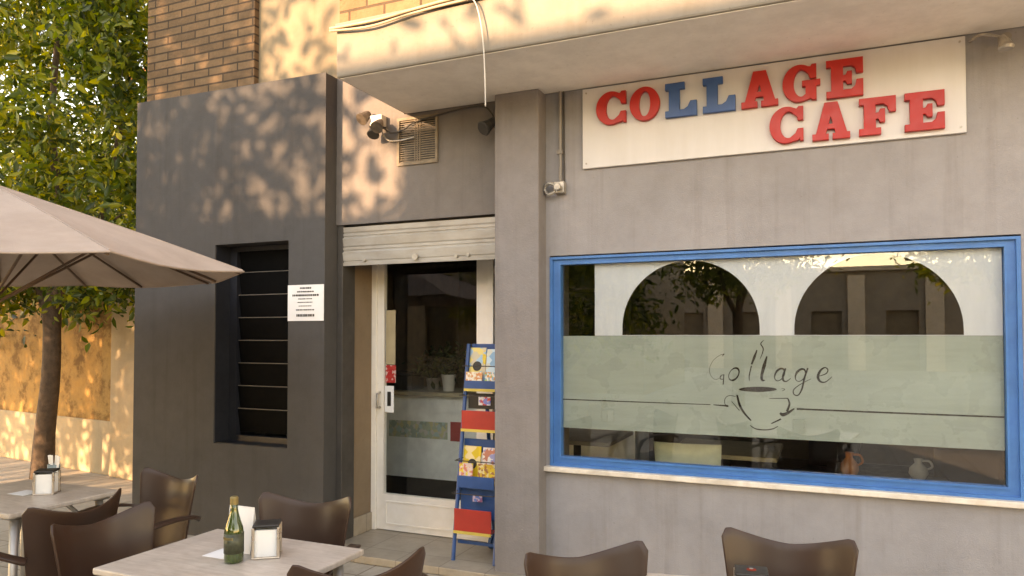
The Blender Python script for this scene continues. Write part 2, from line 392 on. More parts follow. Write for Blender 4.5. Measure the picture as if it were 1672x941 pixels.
# niche window with louvres
nw = fill('louvre_window', [rect(-4.326, -3.62, .732, 2.251), rect(-4.255, -3.645, .775, 2.215)], .02, .07, M['navy'], B, mbevel=.004)
MB().box(-4.33, -4.3265, -.12, .30, .73, 2.253).box(-4.3265, -3.62, -.115, .30, .7285, .7315).build('reveal_lining', M['navy'], nw)
for k in range(8):
    z = .80 + k*.178
    Mx = Matrix.Translation((0, .055, z+.09)) @ Matrix.Rotation(R(9), 4, 'X')
    MB().box(-4.25, -3.65, -.003, .003, -.092, .092, Mx).build('louvre_blade', M['louvre'], nw)
    MB().box(-4.25, -3.65, -.0045, .006, .0922, .0965, Mx).build('blade_edge', M['louvedge'], nw)
MB().box(-4.3, -3.6, .4, .42, .7, 2.3).build('window_back', M['dark'], nw)
# big window
wn = fill('window', [rect(WX0, WX1, WZ0, WZ1), rect(-1.563, .851, .775, 2.018)], .012, .075, M['blue'], B, mbevel=.003)
fill('sash', [rect(-1.562, .850, .776, 2.017), rect(-1.548, .838, .788, 2.005)], .004, .06, M['blue'], wn, mbevel=.004)
fill('frame_lip', [rect(WX0-.002, WX1+.002, WZ0-.002, WZ1+.002), rect(-1.598, .888, .742, 2.039)], -.006, .0115, M['blue'], wn, mbevel=.002)
MB().box(-1.55, .84, .040, .044, .785, 2.007).build('pane', M['glass'], wn)
def arch(cx, r, z0, zc):
    return [(cx-r, z0)] + [(cx+r*math.cos(a), zc+r*math.sin(a)) for a in [math.pi - math.pi*k/40 for k in range(41)]] + [(cx+r, z0)]
fill('arch_film', [rect(-1.334, .835, 1.5525, 2.003), arch(-.752, .405, 1.556, 1.598), arch(.251, .412, 1.556, 1.588)], .048, .0495, M['film'], wn)
fill('frosted_film', [rect(-1.545, .835, .966, 1.551)], .048, .0495, M['frost'], wn)
# frosted-band lettering and cup: dark strokes stand in for the unlit room behind cut-outs
art = MB(); AY = .0445
def zc(x, y): return at(1050+x*.20934, 530+y*.20934, AY)
def stroke(pts, w, zoomed=True, n=6):
    P = smooth_path([(*(zc(*p) if zoomed else at(p[0], p[1], AY)), 0) for p in pts], n)
    ws = w if isinstance(w, (list, tuple)) else [w]*2
    L = len(P); vs = []
    for i, p in enumerate(P):
        t = (P[min(i+1, L-1)] - P[max(i-1, 0)]); t.normalize(); nn = Vector((-t.y, t.x, 0))
        f = i/(L-1)*(len(ws)-1); a = int(min(f, len(ws)-2)); ww = ws[a]+(ws[a+1]-ws[a])*(f-a)
        h = ww*.20934*.00345/2
        vs += [(p.x+nn.x*h, AY+.002, p.y+nn.y*h), (p.x-nn.x*h, AY+.002, p.y-nn.y*h)]
    art.add(vs, [(2*i, 2*i+1, 2*i+3, 2*i+2) for i in range(L-1)])
def oval(cx, cy, rx, ry, w, slant=.3):
    stroke([(cx+rx*math.cos(a)-slant*ry*math.sin(a), cy+ry*math.sin(a)) for a in [2*math.pi*k/16 for k in range(17)]], w, n=3)
oval(708, 388, 38, 48, [8, 16, 6, 6, 16, 8])
stroke([(888, 200), (868, 255), (846, 312)], [8, 20, 12]); stroke([(845, 322), (828, 400), (830, 440)], [8, 9, 3])
stroke([(966, 248), (945, 320), (925, 400), (930, 434), (950, 436)], [8, 26, 20, 18, 6])
stroke([(942, 122), (918, 150), (936, 185), (932, 220), (912, 270)], [3, 8, 8, 7, 3])
oval(1065, 392, 36, 48, [10, 6, 6, 16, 14, 8]); stroke([(1112, 342), (1092, 400), (1094, 436), (1118, 444), (1152, 420)], [12, 16, 14, 8, 4])
oval(1228, 396, 38, 48, [9, 6, 6, 18, 14, 8]); stroke([(1285, 340), (1258, 420), (1240, 500), (1212, 550), (1180, 548), (1172, 515), (1205, 482), (1262, 448), (1310, 425)], [12, 14, 12, 8, 8, 8, 6, 5, 3])
stroke([(1368, 405), (1425, 385), (1442, 355), (1418, 336), (1382, 362), (1364, 410), (1384, 446), (1424, 448), (1474, 408)], [5, 8, 8, 8, 16, 20, 14, 8, 3])
stroke([(634, 232), (600, 240), (548, 280), (518, 345), (530, 402), (570, 430), (618, 400)], [5, 3, 3, 3, 3, 3, 2]); stroke([(632, 228), (618, 248)], [8, 4])  # C kept hairline thin, as if lost in glare
stroke([(628, 392), (606, 400), (602, 424), (622, 428)], 6); stroke([(630, 390), (624, 470)], [8, 8])
vs = [(*zc(895+148*math.cos(a), 506+20*math.sin(a)),) for a in [2*math.pi*k/32 for k in range(32)]]
art.add([(x, AY+.002, z) for x, z in vs], [tuple(range(32))])
stroke([(733, 550), (752, 625), (788, 690), (842, 750)], [14, 18, 16, 10]); stroke([(985, 578), (1130, 576)], [4, 7])
stroke([(1128, 576), (1142, 620), (1122, 680)], [8, 14, 18]); stroke([(1068, 690), (1090, 704), (1130, 690), (1180, 656)], [14, 28, 22, 8])
stroke([(1000, 774), (1076, 738)], [8, 12]); stroke([(835, 788), (880, 815), (950, 823), (1010, 815), (1052, 795)], [5, 9, 10, 9, 5])
stroke([(665, 642), (638, 620), (640, 578), (672, 555), (722, 562)], [5, 5, 5, 5, 4]); stroke([(690, 600), (752, 672)], [4, 6])
stroke([(548, 627), (664, 636)], [6, 15]); stroke([(1080, 500), (1106, 505), (1085, 520)], 4)
stroke([(1301, 668), (1470, 675), (1640, 681.5)], [13, 12], False); stroke([(916.5, 652), (1050, 657), (1160, 661)], [10, 6], False)
art.build('lettering', M['ink'], wn)
MB().box(WX0-.033, WX1+.06, -.045, .06, .695, .7265).build('window_sill', M['sill'], B, bevel=.005)
# shutter
sh = MB(); z = 2.068
prof = []
for zz, yy in [(2.063, .030), (2.063, .018), (2.085, .016), (2.087, .024), (2.098, .024), (2.10, .018), (2.158, .012), (2.17, .022), (2.178, .022), (2.18, .016), (2.197, .016), (2.199, .024), (2.21, .018), (2.262, .012), (2.272, .022), (2.279, .022), (2.281, .016), (2.297, .016), (2.30, .024), (2.312, .018), (2.345, .016), (2.345, .03)]:
    prof.append((zz, yy))
sh.add([(x, y, z) for x in (-3.250, -1.952) for z, y in prof], [(i, i+1, i+1+len(prof), i+len(prof)) for i in range(len(prof)-1)] )
so = sh.build('roller_shutter', M['shutter'], B)
kb = MB().lathe([(.0, -.012), (.022, -.012), (.024, 0), (.012, .004), (.012, .02)], (-2.62, .006, 2.102), 14, 'y')
kb.build('lock', M['metalgrey'], so, smooth=False)
MB().lathe([(.013, -.01), (.013, .014)], (-3.05, .012, 2.098), 10, 'y').build('lock', M['metalgrey'], so)
for q in ((-2.30, .012, 2.094), (-2.21, .012, 2.1)): MB().lathe([(.012, -.01), (.012, .014)], q, 10, 'y').build('bolt', M['metalgrey'], so)
MB().box(-3.25, -1.952, .05, .30, 2.10, 2.36).build('shutter_box', M['dark'], B)
# door
dr = fill('door', [rect(-3.205, -2.255, .062, 2.30), rect(-3.145, -2.345, .335, 2.24)], .415, .455, M['white'], B, mbevel=.004)
fill('rail_moulding', [rect(-3.125, -2.335, .105, .285), rect(-3.115, -2.345, .115, .275)], .408, .418, M['white'], dr, mbevel=.003)
MB().box(-3.15, -2.34, .432, .437, .33, 2.245).build('pane', M['dglass'], dr)
MB().tube([(-3.175, .41, 1.0), (-3.175, .375, 1.0), (-3.175, .37, 1.03), (-3.175, .37, 1.10), (-3.175, .41, 1.115)], .009, 8).build('handle', M['metalgrey'], dr, smooth=True)
MB().box(-3.251, -3.207, .40, .46, .056, 2.36).box(-2.253, -2.205, .40, .46, .056, 2.36).box(-2.005, -1.95, .40, .46, .056, 2.36).box(-3.207, -2.205, .41, .46, 2.302, 2.36).box(-2.205, -2.005, .41, .46, 2.0, 2.06).box(-2.205, -2.005, .41, .46, .056, .33).build('door_frame', M['white'], B, bevel=.003)
MB().box(-2.205, -2.005, .432, .437, .33, 2.36).build('sidelight', M['dglass'], B)

# wall vent
v = empty('vent_grille', (-2.6, 0, 2.76), 0, 'rusty beige ventilation grille set in the wall above the shutter', 'vent')
fill('frame', [rect(-.165, .163, -.012, .326), rect(-.145, .143, .008, .306)], -.012, .004, M['vent'], v, mbevel=.003)
g = MB()
for k in range(19): g.box(-.146, .144, -.002, .006, .012+k*.0158, .019+k*.0158)
for k in (-.02, 0.0, .02): g.box(k-.004, k+.004, -.006, -.003, .006, .308)
g.build('slat', M['vent'], v); MB().box(-.15, .15, .03, .035, 0, .31).build('backing', M['dark'], v)

# ------------------------------------------------------------------ sign
sg = empty('shop_sign', (-.355, 0, 2.6), 0, 'long white board sign with raised red and blue letters reading COLLAGE CAFE', 'sign')
MB().box(-1.39+.355, .68+.355, -.022, -.002, 0, .503).build('board', M['panel'], sg, bevel=.003)
for x in (-1.365, .655):
    for z in (.03, .475): MB().lathe([(.006, -.026), (.006, -.02)], (x+.355, 0, z), 8, 'y').build('screw', M['metalgrey'], sg)
def ell(cx, cz, rx, rz, a0, a1, n=28, p=1.0):
    return [(cx+rx*math.cos(R(a0+(a1-a0)*k/n)), cz+rz*math.sin(R(a0+(a1-a0)*k/n))) for k in range(n+1)]
G = {}
G['L'] = [[(0, 0), (1, 0), (1, .43), (.80, .43), (.72, .27), (.60, .20), (.46, .20), (.46, .81), (.62, .81), (.62, 1), (0, 1), (0, .81), (.12, .81), (.12, .19), (0, .19)]]
G['E'] = [[(0, 0), (1, 0), (1, .43), (.82, .43), (.78, .27), (.68, .19), (.46, .19), (.46, .42), (.53, .41), (.57, .33), (.70, .33), (.70, .67), (.57, .67), (.53, .58), (.46, .57), (.46, .81), (.68, .81), (.78, .74), (.82, .60), (1, .60), (1, 1), (0, 1), (0, .82), (.13, .82), (.13, .18), (0, .18)]]
G['F'] = [[(0, 0), (.60, 0), (.60, .18), (.46, .18), (.46, .42), (.53, .41), (.57, .32), (.71, .32), (.71, .68), (.57, .68), (.53, .59), (.46, .58), (.46, .81), (.66, .81), (.77, .74), (.82, .58), (1, .58), (1, 1), (0, 1), (0, .82), (.13, .82), (.13, .18), (0, .18)]]
G['A'] = [[(0, 0), (.44, 0), (.44, .16), (.36, .16), (.40, .28), (.59, .28), (.62, .16), (.54, .16), (.54, 0), (1, 0), (1, .17), (.92, .17), (.68, 1), (.33, 1), (.10, .17), (0, .17)], [(.44, .42), (.495, .62), (.55, .42)]]
G['O'] = [ell(.5, .5, .5, .5, 0, 360, 47)[:-1], ell(.5, .5, .19, .37, 0, 360, 39)[:-1]]
co_ = ell(.50, .5, .50, .5, 52, 308, 34); ci_ = ell(.56, .5, .235, .36, 285, 62, 26)
G['C'] = [[(1, .98), (.86, .98), (.80, .92)] + co_[2:-2] + [(.84, .06), (.90, .12), (.90, .04), (1, .04), (1, .38), (.83, .38), (.77, .26)] + ci_ + [(.80, .72), (.85, .60), (1, .60)]]
gi = ell(.50, .5, .20, .365, 300, 62, 26)
G['G'] = [[(.90, .98), (.78, .98), (.74, .92)] + ell(.45, .5, .45, .5, 52, 300, 34)[1:-1] + [(.74, .07), (.80, .02), (.90, .02), (.90, .40), (1, .40), (1, .56), (.52, .56), (.52, .40), (.61, .40), (.61, .2)] + gi[2:] + [(.68, .74), (.74, .60), (.90, .60)]]
word = [('C', -1.293, -1.105, 2.852, 3.057, 'red'), ('O', -1.081, -.898, 2.852, 3.058, 'red'), ('L', -.865, -.68, 2.852, 3.056, 'lblue'), ('L', -.645, -.462, 2.853, 3.057, 'lblue'), ('A', -.429, -.23, 2.853, 3.058, 'red'), ('G', -.207, -.011, 2.853, 3.061, 'red'), ('E', .019, .202, 2.852, 3.06, 'red'),
        ('C', -.278, -.1, 2.628, 2.834, 'red'), ('A', -.055, .135, 2.627, 2.832, 'red'), ('F', .179, .356, 2.629, 2.829, 'red'), ('E', .397, .58, 2.627, 2.83, 'red')]
for ch, x0, x1, z0, z1, mk in word:
    o = fill('letter', [[(x0+.355+x*(x1-x0), z0-2.6+z*(z1-z0)) for x, z in lp] for lp in G[ch]], -.0505, -.0225, M[mk], sg, bevel=.0015)
    if mk == 'lblue': o['label'] = 'raised blue letter'

# ------------------------------------------------------------------ small wall fixtures
nt_ = empty('wall_notice', (-3.454, -.13, 1.66), 0, 'white paper notice with eight printed lines beside the louvred window', 'notice')
MB().box(-.161, .161, -.006, -.002, 0, .262).build('sheet', M['paper'], nt_)
t_ = MB(); rr = random.Random(3)
for z, w, h in [(.238, .05, .012), (.212, .075, .010), (.186, .118, .014), (.160, .065, .007), (.135, .07, .006), (.108, .06, .006), (.080, .085, .009), (.040, .08, .018)]:
    x = -w
    while x < w-.01:
        l = rr.uniform(.006, .016); t_.box(x, min(x+l, w), -.0075, -.0062, z-h/2, z+h/2); x += l+rr.uniform(.003, .006)
t_.build('lettering', M['dark'], nt_)

def spot(name, p, aim, label, mat, bracket):
    e = empty(name, p, 0, label, 'lamp')
    MB().lathe([(.038, 0), (.038, .02), (.03, .024)], (0, 0, 0), 14, 'y').build('base', mat, e)
    a = Vector(aim).normalized(); j = Vector((0, -.09, -.03))
    MB().tube([(0, -.0, 0), (0, -.05, .0), j], .012, 8).build('bracket', bracket, e, smooth=True)
    MB().tube([j - a*.045, j - a*.04, j + a*.02, j + a*.075, j + a*.08], [.018, .03, .034, .05, .044], 16).build('lamp_head', mat, e, smooth=False)
    return e
# twin outdoor spotlight near the overhang corner, one by the pillar, one beside the sign
e = empty('twin_spotlight', (-2.905, -.02, 3.06), 0, 'twin white and dark spotlight under the left corner of the overhang', 'lamp')
MB().box(-.05, .05, -.05, .018, -.02, .055).build('junction_box', M['pot'], e, bevel=.006)
for dx, dz, dy in ((-.085, .055, -.05), (.055, -.03, -.09)):
    c = Vector((dx, dy, dz)); a = Vector((dx*2, -.6, -.55)).normalized()
    MB().tube([(dx*.3, -.03, .02), c - a*.03], .01, 6).tube([c - a*.04, c, c + a*.05], [.022, .034, .045], 14).build('lamp_head', M['lampmetal'], e)
a = Vector((.1, -.5, -.8)).normalized(); c = Vector((.0, -.06, -.055))
MB().tube([c, c+a*.05, c+a*.055], [.03, .045, .04], 14).build('lamp_head', M['dark'], e)
spot('pillar_spotlight', (-1.99, -.012, 2.965), (-.35, -.7, -.55), 'small black spotlight hanging beside the pillar top', M['dark'], M['dark'])
e = empty('sign_spotlight', (.80, -.02, 3.06), 0, 'small metal spotlight on an arm right of the sign', 'lamp')
MB().tube(smooth_path([(-.10, .0, .01), (-.06, -.06, .015), (0, -.08, -.01), (.03, -.09, -.03)]), .008, 8).build('arm', M['metalgrey'], e, smooth=True)
MB().tube([(.02, -.09, -.02), (.03, -.10, -.05), (.035, -.11, -.085), (.035, -.11, -.09)], [.016, .026, .036, .03], 14).build('lamp_head', M['metalgrey'], e)
MB().lathe([(.022, 0), (.022, .02)], (.055, -.03, .0), 12, 'y').build('base', M['pvc'], e)

e = empty('conduit_pipe', (-1.54, -.0, 2.5), 0, 'thin grey conduit running down the wall beside the pillar to a tap like junction box', 'conduit')
MB().tube([(0, -.016, .62), (0, -.016, .02)], .011, 8).box(-.018, .018, -.032, -.001, .21, .235).build('pipe', M['pvc'], e)
MB().tube([(.022, -.012, .62), (.024, -.012, .03)], .005, 6).build('wire', M['dcable'], e)
MB().box(-.035, .035, -.05, -.001, -.045, .03).build('junction_box', M['metalgrey'], e, bevel=.006)
MB().tube(smooth_path([(-.02, -.05, .0), (-.06, -.06, .02), (-.095, -.045, -.01), (-.07, -.05, -.05), (-.02, -.055, -.035)]), .01, 8).build('hose', M['metalgrey'], e, smooth=True)
MB().lathe([(.02, -.085), (.024, -.08), (.02, -.05)], (-.0, 0, -.01), 12, 'y').build('valve', M['metalgrey'], e)

# cables
def cable(name, pts, r, mat, label, parent=None, n=8):
    p0 = Vector(pts[0]); q = [Vector(p)-p0 for p in pts]
    o = MB().tube(smooth_path(q, n), r, 6).build(name, mat, None, p0, smooth=True)
    return tag(o, label, 'cable')
cable('wall_cable', [(-2.74, -.803, 3.40), (-2.45, -.81, 3.375), (-2.15, -.803, 3.405), (-1.8, -.803, 3.42), (-.8, -.803, 3.44), (1, -.803, 3.435)], .008, M['cable'], 'cream cable drooping lowest along the overhang edge under the bricks')
cable('wall_cable', [(-2.74, -.80, 3.415), (-2.4, -.802, 3.41), (-2.1, -.800, 3.432), (-1.8, -.80, 3.445), (-.8, -.80, 3.456), (1, -.80, 3.452)], .010, M['cable'], 'thicker cream cable fixed tight along the overhang ledge')
cable('hanging_cord', [(-1.83, -.805, 3.43), (-1.76, -.815, 3.40), (-1.72, -.82, 3.29), (-1.70, -.82, 3.15), (-1.69, -.82, 2.98), (-1.686, -.82, 2.80)], .004, M['cord'], 'white cord hanging loose from the overhang in front of the pillar')
cable('lamp_cable', [(-2.87, -.05, 3.04), (-2.80, -.03, 2.985), (-2.70, -.02, 3.0), (-2.60, -.02, 3.045), (-2.3, -.02, 3.085), (-2.1, -.02, 3.09), (-2.02, -.03, 3.03), (-1.99, -.04, 2.97)], .006, M['dcable'], 'dark cable sagging between the two spotlights under the overhang')
cable('lamp_cable', [(-2.88, -.05, 3.03), (-2.84, -.03, 2.945), (-2.76, -.02, 2.925), (-2.62, -.02, 2.935)], .006, M['metalgrey'], 'short grey cable looping from the twin spotlight across the vent')

# ------------------------------------------------------------------ magazine rack
rk = empty('magazine_rack', (-2.145, .10, .055), 0, 'tall narrow blue wire magazine rack leaning in the doorway beside the pillar', 'rack')
def lean(z): return -.09 + .16*z     # y of the face at height z
for sx in (-1, 1):
    MB().tube([(sx*.152, lean(0)-.045, 0), (sx*.152, lean(1.44)-.045, 1.44)], .0145, 8).build('rail', M['rackblue'], rk)
for q in ((1.43, .02, 1.375, 1.44), (.7, .012, .70, .79), (.38, .012, .26, .50), (.1, .015, .10, .12)): MB().box(-.15, .15, lean(q[0]), lean(q[0])+q[1], q[2], q[3]).build('back_panel', M['rackblue'], rk)
MB().tube([(0, .20, .02), (0, lean(.9)+.02, 1.0)], .014, 8).build('rear_leg', M['rackblue'], rk)
MB().lathe([(.02, -.03), (.045, -.028), (.045, -.005), (.02, 0), (.045, .005), (.045, .028), (.02, .03)], (.0, .19, .05), 12, 'x').build('castor', M['rackblue'], rk)
for z0, z1, mk, lip in ((1.13, 1.19, 'rackyel', True), (.86, .99, 'rackred', True), (.48, .56, 'rackblue', False), (.20, .35, 'rackred', True)):
    y = lean(z0)
    sh_ = MB().box(-.136, .136, y-.095, y-.088, z0, z1).box(-.136, .136, y-.088, y+.01, z0, z0+.006).build('tray', M[mk] if mk != 'rackyel' else M['rackblue'], rk, bevel=.002)
    if lip: MB().box(-.137, .137, y-.104, y-.096, z0-.012, z0+.006).build('tray_lip', M['rackyel'], sh_)
    MB().tube([(-.15, y-.10, z1+.10), (.15, y-.10, z1+.10)], .0035, 6).tube([(-.15, y-.10, z1+.10), (-.15, lean(z1+.1), z1+.10)], .0035, 6).tube([(.15, y-.10, z1+.10), (.15, lean(z1+.1), z1+.10)], .0035, 6).build('wire_guard', M['dcable'], sh_)
MB().box(-.13, .13, lean(1.03)-.03, lean(1.03)-.024, .995, 1.10).build('sign_card', M['dark'], rk)
MB().box(-.05, .04, lean(1.03)-.034, lean(1.03)-.0305, 1.02, 1.085).build('logo_plate', cover_mat('logo_a', [(.7, .1, .1), (.75, .7, .7), (.2, .25, .6), (.75, .7, .68)], 60), rk)
MB().box(-.04, .03, lean(.36)-.034, lean(.36)-.0305, .385, .43).build('logo_plate', cover_mat('logo_b', [(.1, .2, .5), (.5, .4, .5), (.3, .1, .2), (.05, .15, .4)], 70), rk)
magc = [
 ('magazine', -.085, 1.14, .135, .27, 'magazine with a yellow and pale blue cover in the top tray', [(.75, .5, .06), (.78, .6, .2), (.3, .5, .62), (.6, .5, .35)], 9),
 ('magazine', .062, 1.14, .145, .26, 'magazine with a light blue cover in the top tray', [(.3, .52, .65), (.5, .65, .7), (.6, .6, .5), (.2, .4, .55)], 9),
 ('magazine', -.07, .492, .13, .25, 'magazine with a bright yellow cover and black disc in the third tray', [(.78, .5, .02), (.75, .48, .03), (.7, .45, .03), (.8, .6, .3)], 8),
 ('magazine', .075, .492, .13, .245, 'magazine with a pink and white cover in the third tray', [(.75, .6, .5), (.75, .7, .65), (.6, .2, .12), (.3, .3, .5)], 18),
 ('booklet', -.075, 1.142, .125, .10, 'orange and white booklet in front in the top tray', [(.7, .25, .1), (.78, .7, .6), (.7, .4, .2), (.75, .65, .5)], 30),
 ('booklet', .072, 1.142, .13, .10, 'green and white booklet in front in the top tray', [(.3, .45, .15), (.78, .7, .6), (.7, .3, .1), (.2, .4, .5)], 30),
 ('booklet', -.085, .494, .10, .14, 'pink and yellow booklet in front in the third tray', [(.75, .55, .5), (.7, .2, .15), (.75, .55, .05), (.7, .5, .45)], 24),
 ('booklet', .07, .494, .13, .14, 'yellow booklet with brown figures in front in the third tray', [(.75, .5, .05), (.4, .15, .06), (.75, .6, .3), (.7, .4, .05)], 24)]
for i, (nm, x, z, w, h, lab, cols, s_) in enumerate(magc):
    front = nm == 'booklet'
    y = lean(z) - (.075 if front else .03)
    Mx = Matrix.Translation((0, 0, 0)) @ Matrix.Rotation(math.atan(-.16) if not front else -.1, 4, 'X')
    e = empty(nm, (-2.145+x, y+.10, z+.062), 0, lab, nm)
    MB().box(-w/2, w/2, -.004, .004, 0, h, Mx).build('cover', cover_mat('cover_%d' % i, cols, s_*2.2), e)
    if i in (0, 2): MB().lathe([(.034, -.0052), (.034, -.0042)], (.0, -.0, 0), 18, 'y').build('disc', M['dark'], e).matrix_local = Mx @ Matrix.Translation((.005, 0, h*.52))

# ------------------------------------------------------------------ door stickers
def flat(name, x0, x1, z0, z1, y, mat, label, cat, ptex=None):
    e = MB().box(0, x1-x0, -.001, .001, 0, z1-z0).build(name, mat, None, (x0, y, z0))
    return tag(e, label, cat)
flat('door_notice', -3.135, -3.05, 1.33, 1.75, .429, plain('kraft', (.42, .33, .2), .8), 'long beige paper notice taped inside the door glass', 'notice')
flat('door_sticker', -3.138, -3.045, 1.19, 1.325, .429, cover_mat('redst', [(.5, .03, .03), (.55, .05, .04), (.65, .45, .4), (.5, .03, .03)], 55), 'square red sticker with white marks low on the door glass', 'sticker')
e = empty('hours_plaque', (-3.10, .428, .96), 0, 'small white plaque with a dark slot below the red door sticker', 'plaque')
MB().box(-.04, .04, -.006, 0, 0, .205).build('plate', M['paper'], e, bevel=.002); MB().box(-.016, .016, -.008, -.0062, .05, .16).build('slot', M['dark'], e)

# ------------------------------------------------------------------ interior
ct = empty('bar_counter', (-2.6, 1.35, .05), 0, 'pale bar counter with a wooden top seen behind the door glass', 'counter')
MB().box(-2.2, 1.2, .0, .5, .22, .96).build('front', M['counter'], ct); MB().box(-2.2, 1.2, .03, .5, 0, .22).build('plinth', M['dark'], ct)
MB().box(-2.25, 1.25, -.06, .55, .961, 1.0).build('counter_top', M['wood'], ct, bevel=.005)
for i in range(11):
    cols = [(.2, .3, .1), (.6, .5, .1), (.3, .4, .35), (.5, .45, .3), (.15, .25, .15)]
    lab = 'row of small menu pictures'
pc = cover_mat('menu_pics', [(.45, .5, .35), (.6, .55, .3), (.42, .55, .5), (.6, .56, .48), (.35, .42, .33)], 26)
tag(MB().box(-.55, .06, -.003, 0, 0, .15).build('menu_strip', pc, None, (-3.70+.55, 1.349, .63)), 'long strip of green and yellow menu pictures on the counter front', 'poster')
tag(MB().box(0, .11, -.003, 0, 0, .17).build('menu_card', M['rackred'], None, (-3.06, 1.349, .62)), 'red menu card at the end of the counter strip', 'poster')
def leaves(n, centers, spread, size, droop=.3, seed=1):
    r = np.random.default_rng(seed); C = np.array(centers)[r.integers(0, len(centers), n)]
    sp = np.array(spread) if np.ndim(spread) else np.full(3, spread)
    P = C + r.normal(0, 1, (n, 3))*sp
    d = r.normal(0, 1, (n, 3)); d[:, 2] -= droop; d /= np.linalg.norm(d, axis=1)[:, None]
    u = r.normal(0, 1, (n, 3)); s = np.cross(d, u); s /= np.linalg.norm(s, axis=1)[:, None]; k = np.cross(s, d)
    L = (size*r.uniform(.45, 1.4, n))[:, None]; W = L*.2
    V = np.stack([P, P+d*L*.35+s*W+k*L*.06, P+d*L*.72+s*W*.75+k*L*.04, P+d*L-k*L*.08, P+d*L*.72-s*W*.75+k*L*.04, P+d*L*.35-s*W+k*L*.06], 1).reshape(-1, 3)
    b = np.arange(n)[:, None]*6
    F = np.concatenate([b+np.array([0, 1, 2, 3]), b+np.array([0, 3, 4, 5])], 0)
    return V, F
def leaf_obj(name, VF, mat, parent):
    V, F = VF; me = bpy.data.meshes.new(name)
    me.vertices.add(len(V)); me.vertices.foreach_set('co', V.astype(np.float32).ravel())
    me.loops.add(F.size); me.loops.foreach_set('vertex_index', F.astype(np.int32).ravel())
    me.polygons.add(len(F)); me.polygons.foreach_set('loop_start', np.arange(0, F.size, 4, dtype=np.int32)); me.polygons.foreach_set('loop_total', np.full(len(F), 4, dtype=np.int32))
    me.update(calc_edges=True); me.materials.append(mat)
    o = link(bpy.data.objects.new(name, me)); o.parent = parent; return o
for x, y, hgt, nm, lab in ((-3.16, 1.5, .15, 'pot', 'bushy plant in a white pot on the counter'), (-3.38, 1.6, .11, 'pot', 'smaller plant in a grey pot further left on the counter')):
    e = empty('potted_plant', (x, y, 1.05), 0, lab, 'plant', 'pot plants on the bar counter')
    MB().lathe([(.05, 0), (.07, hgt), (.065, hgt), (.05, .02)], n=16).build('pot', M['pot'] if x > -3.2 else M['metalgrey'], e)
    leaf_obj('foliage', leaves(260, [(0, 0, hgt+.1), (.06, 0, hgt+.14), (-.07, 0, hgt+.12)], .055, .08, seed=5), M['leafdark'], e)
for x, w, h, lab in ((-4.0, .34, .17, 'low black till on the counter'), (-3.62, .26, .14, 'black box on the counter beside the till')):
    e = empty('counter_box', (x, 1.5, 1.05), 0, lab, 'box')
    MB().box(-w/2, w/2, -.1, .12, 0, h).build('case', M['dark'], e, bevel=.01); MB().box(-w/2+.02, w/2-.02, -.06, .1, h+.002, h+.03).build('lid', M['dark'], e, bevel=.008)
e = empty('wall_picture', (-2.9, 5.195, 1.5), 0, 'dim framed picture on the back wall behind the counter', 'picture')
fill('frame', [rect(-.5, .5, 0, .7), rect(-.45, .45, .05, .65)], -.03, 0, M['wood'], e); MB().box(-.45, .45, -.012, -.004, .05, .65).build('print', cover_mat('pic', [(.06, .05, .05), (.1, .08, .06), (.05, .05, .05)], 6), e)

def inner_chair(loc, rz, mat, label):
    e = empty('dining_chair', loc, rz, label, 'chair', 'chairs inside the cafe window')
    MB().grid(lambda u, v: ((u-.5)*(.40+.04*v), -.2-.05*v+.02*(2*u-1)**2, .47+.32*v), 8, 4).build('backrest', mat, e, solid=.014, smooth=True)
    MB().grid(lambda u, v: ((u-.5)*.42, -.2+.42*v, .46-.015*math.sin(math.pi*v)), 6, 6).build('seat', mat, e, solid=.014, smooth=True)
    for sx in (-1, 1):
        for sy in (-1, 1):
            MB().tube([(sx*.17, sy*.17, .45), (sx*.2, sy*.2, 0)], .012, 6).build('leg', M['alu'], e)
    return e
def inner_table(loc, label, mat):
    e = empty('dining_table', loc, 0, label, 'table', 'tables inside the cafe window')
    MB().box(-.35, .35, -.35, .35, .72, .75).build('tabletop', mat, e, bevel=.006)
    MB().tube([(0, 0, .02), (0, 0, .72)], .03, 10).build('column', M['dark'], e); MB().lathe([(.22, 0), (.22, .012), (.03, .03)], n=18).build('base', M['dark'], e)
    return e
inner_chair((-.86, .76, .05), R(3), M['palechair'], 'pale green chair with its back to the blue window frame')
inner_chair((-.05, 1.7, .05), R(150), M['dark'], 'dark chair standing inside behind the wooden table')
inner_chair((-1.7, 1.5, .05), R(200), M['dark'], 'dark chair seen through the left end of the window')
inner_chair((.75, 1.2, .05), R(20), M['dark'], 'dark chair seen through the right end of the window')
inner_table((-.64, .93, .02), 'light wooden table inside behind the pale green chair', M['wood'])
inner_table((-1.75, .95, .05), 'grey topped table inside the left end of the window', M['pvc'])
inner_table((.95, 1.9, .05), 'dark table inside the right end of the window', M['dark'])
for x, y, h, mk, lab in ((.13, .68, .16, 'terra', 'orange brown pottery jug inside the window'), (.52, .78, .13, 'pot', 'white china jar inside the window')):
    e = empty('window_jug', (x, y, .661), 0, lab, 'jug')
    MB().lathe([(.03, 0), (.055, h*.3), (.05, h*.55), (.02, h*.8), (.026, h)], n=16).build('body', M[mk], e, smooth=True)
    MB().tube(smooth_path([(.045, 0, h*.5), (.075, 0, h*.65), (.06, 0, h*.9), (.022, 0, h*.92)]), .007, 6).build('handle', M[mk], e, smooth=True)
inner_table((.35, .95, -.09), 'low dark table with jugs inside the middle of the window', M['dark'])

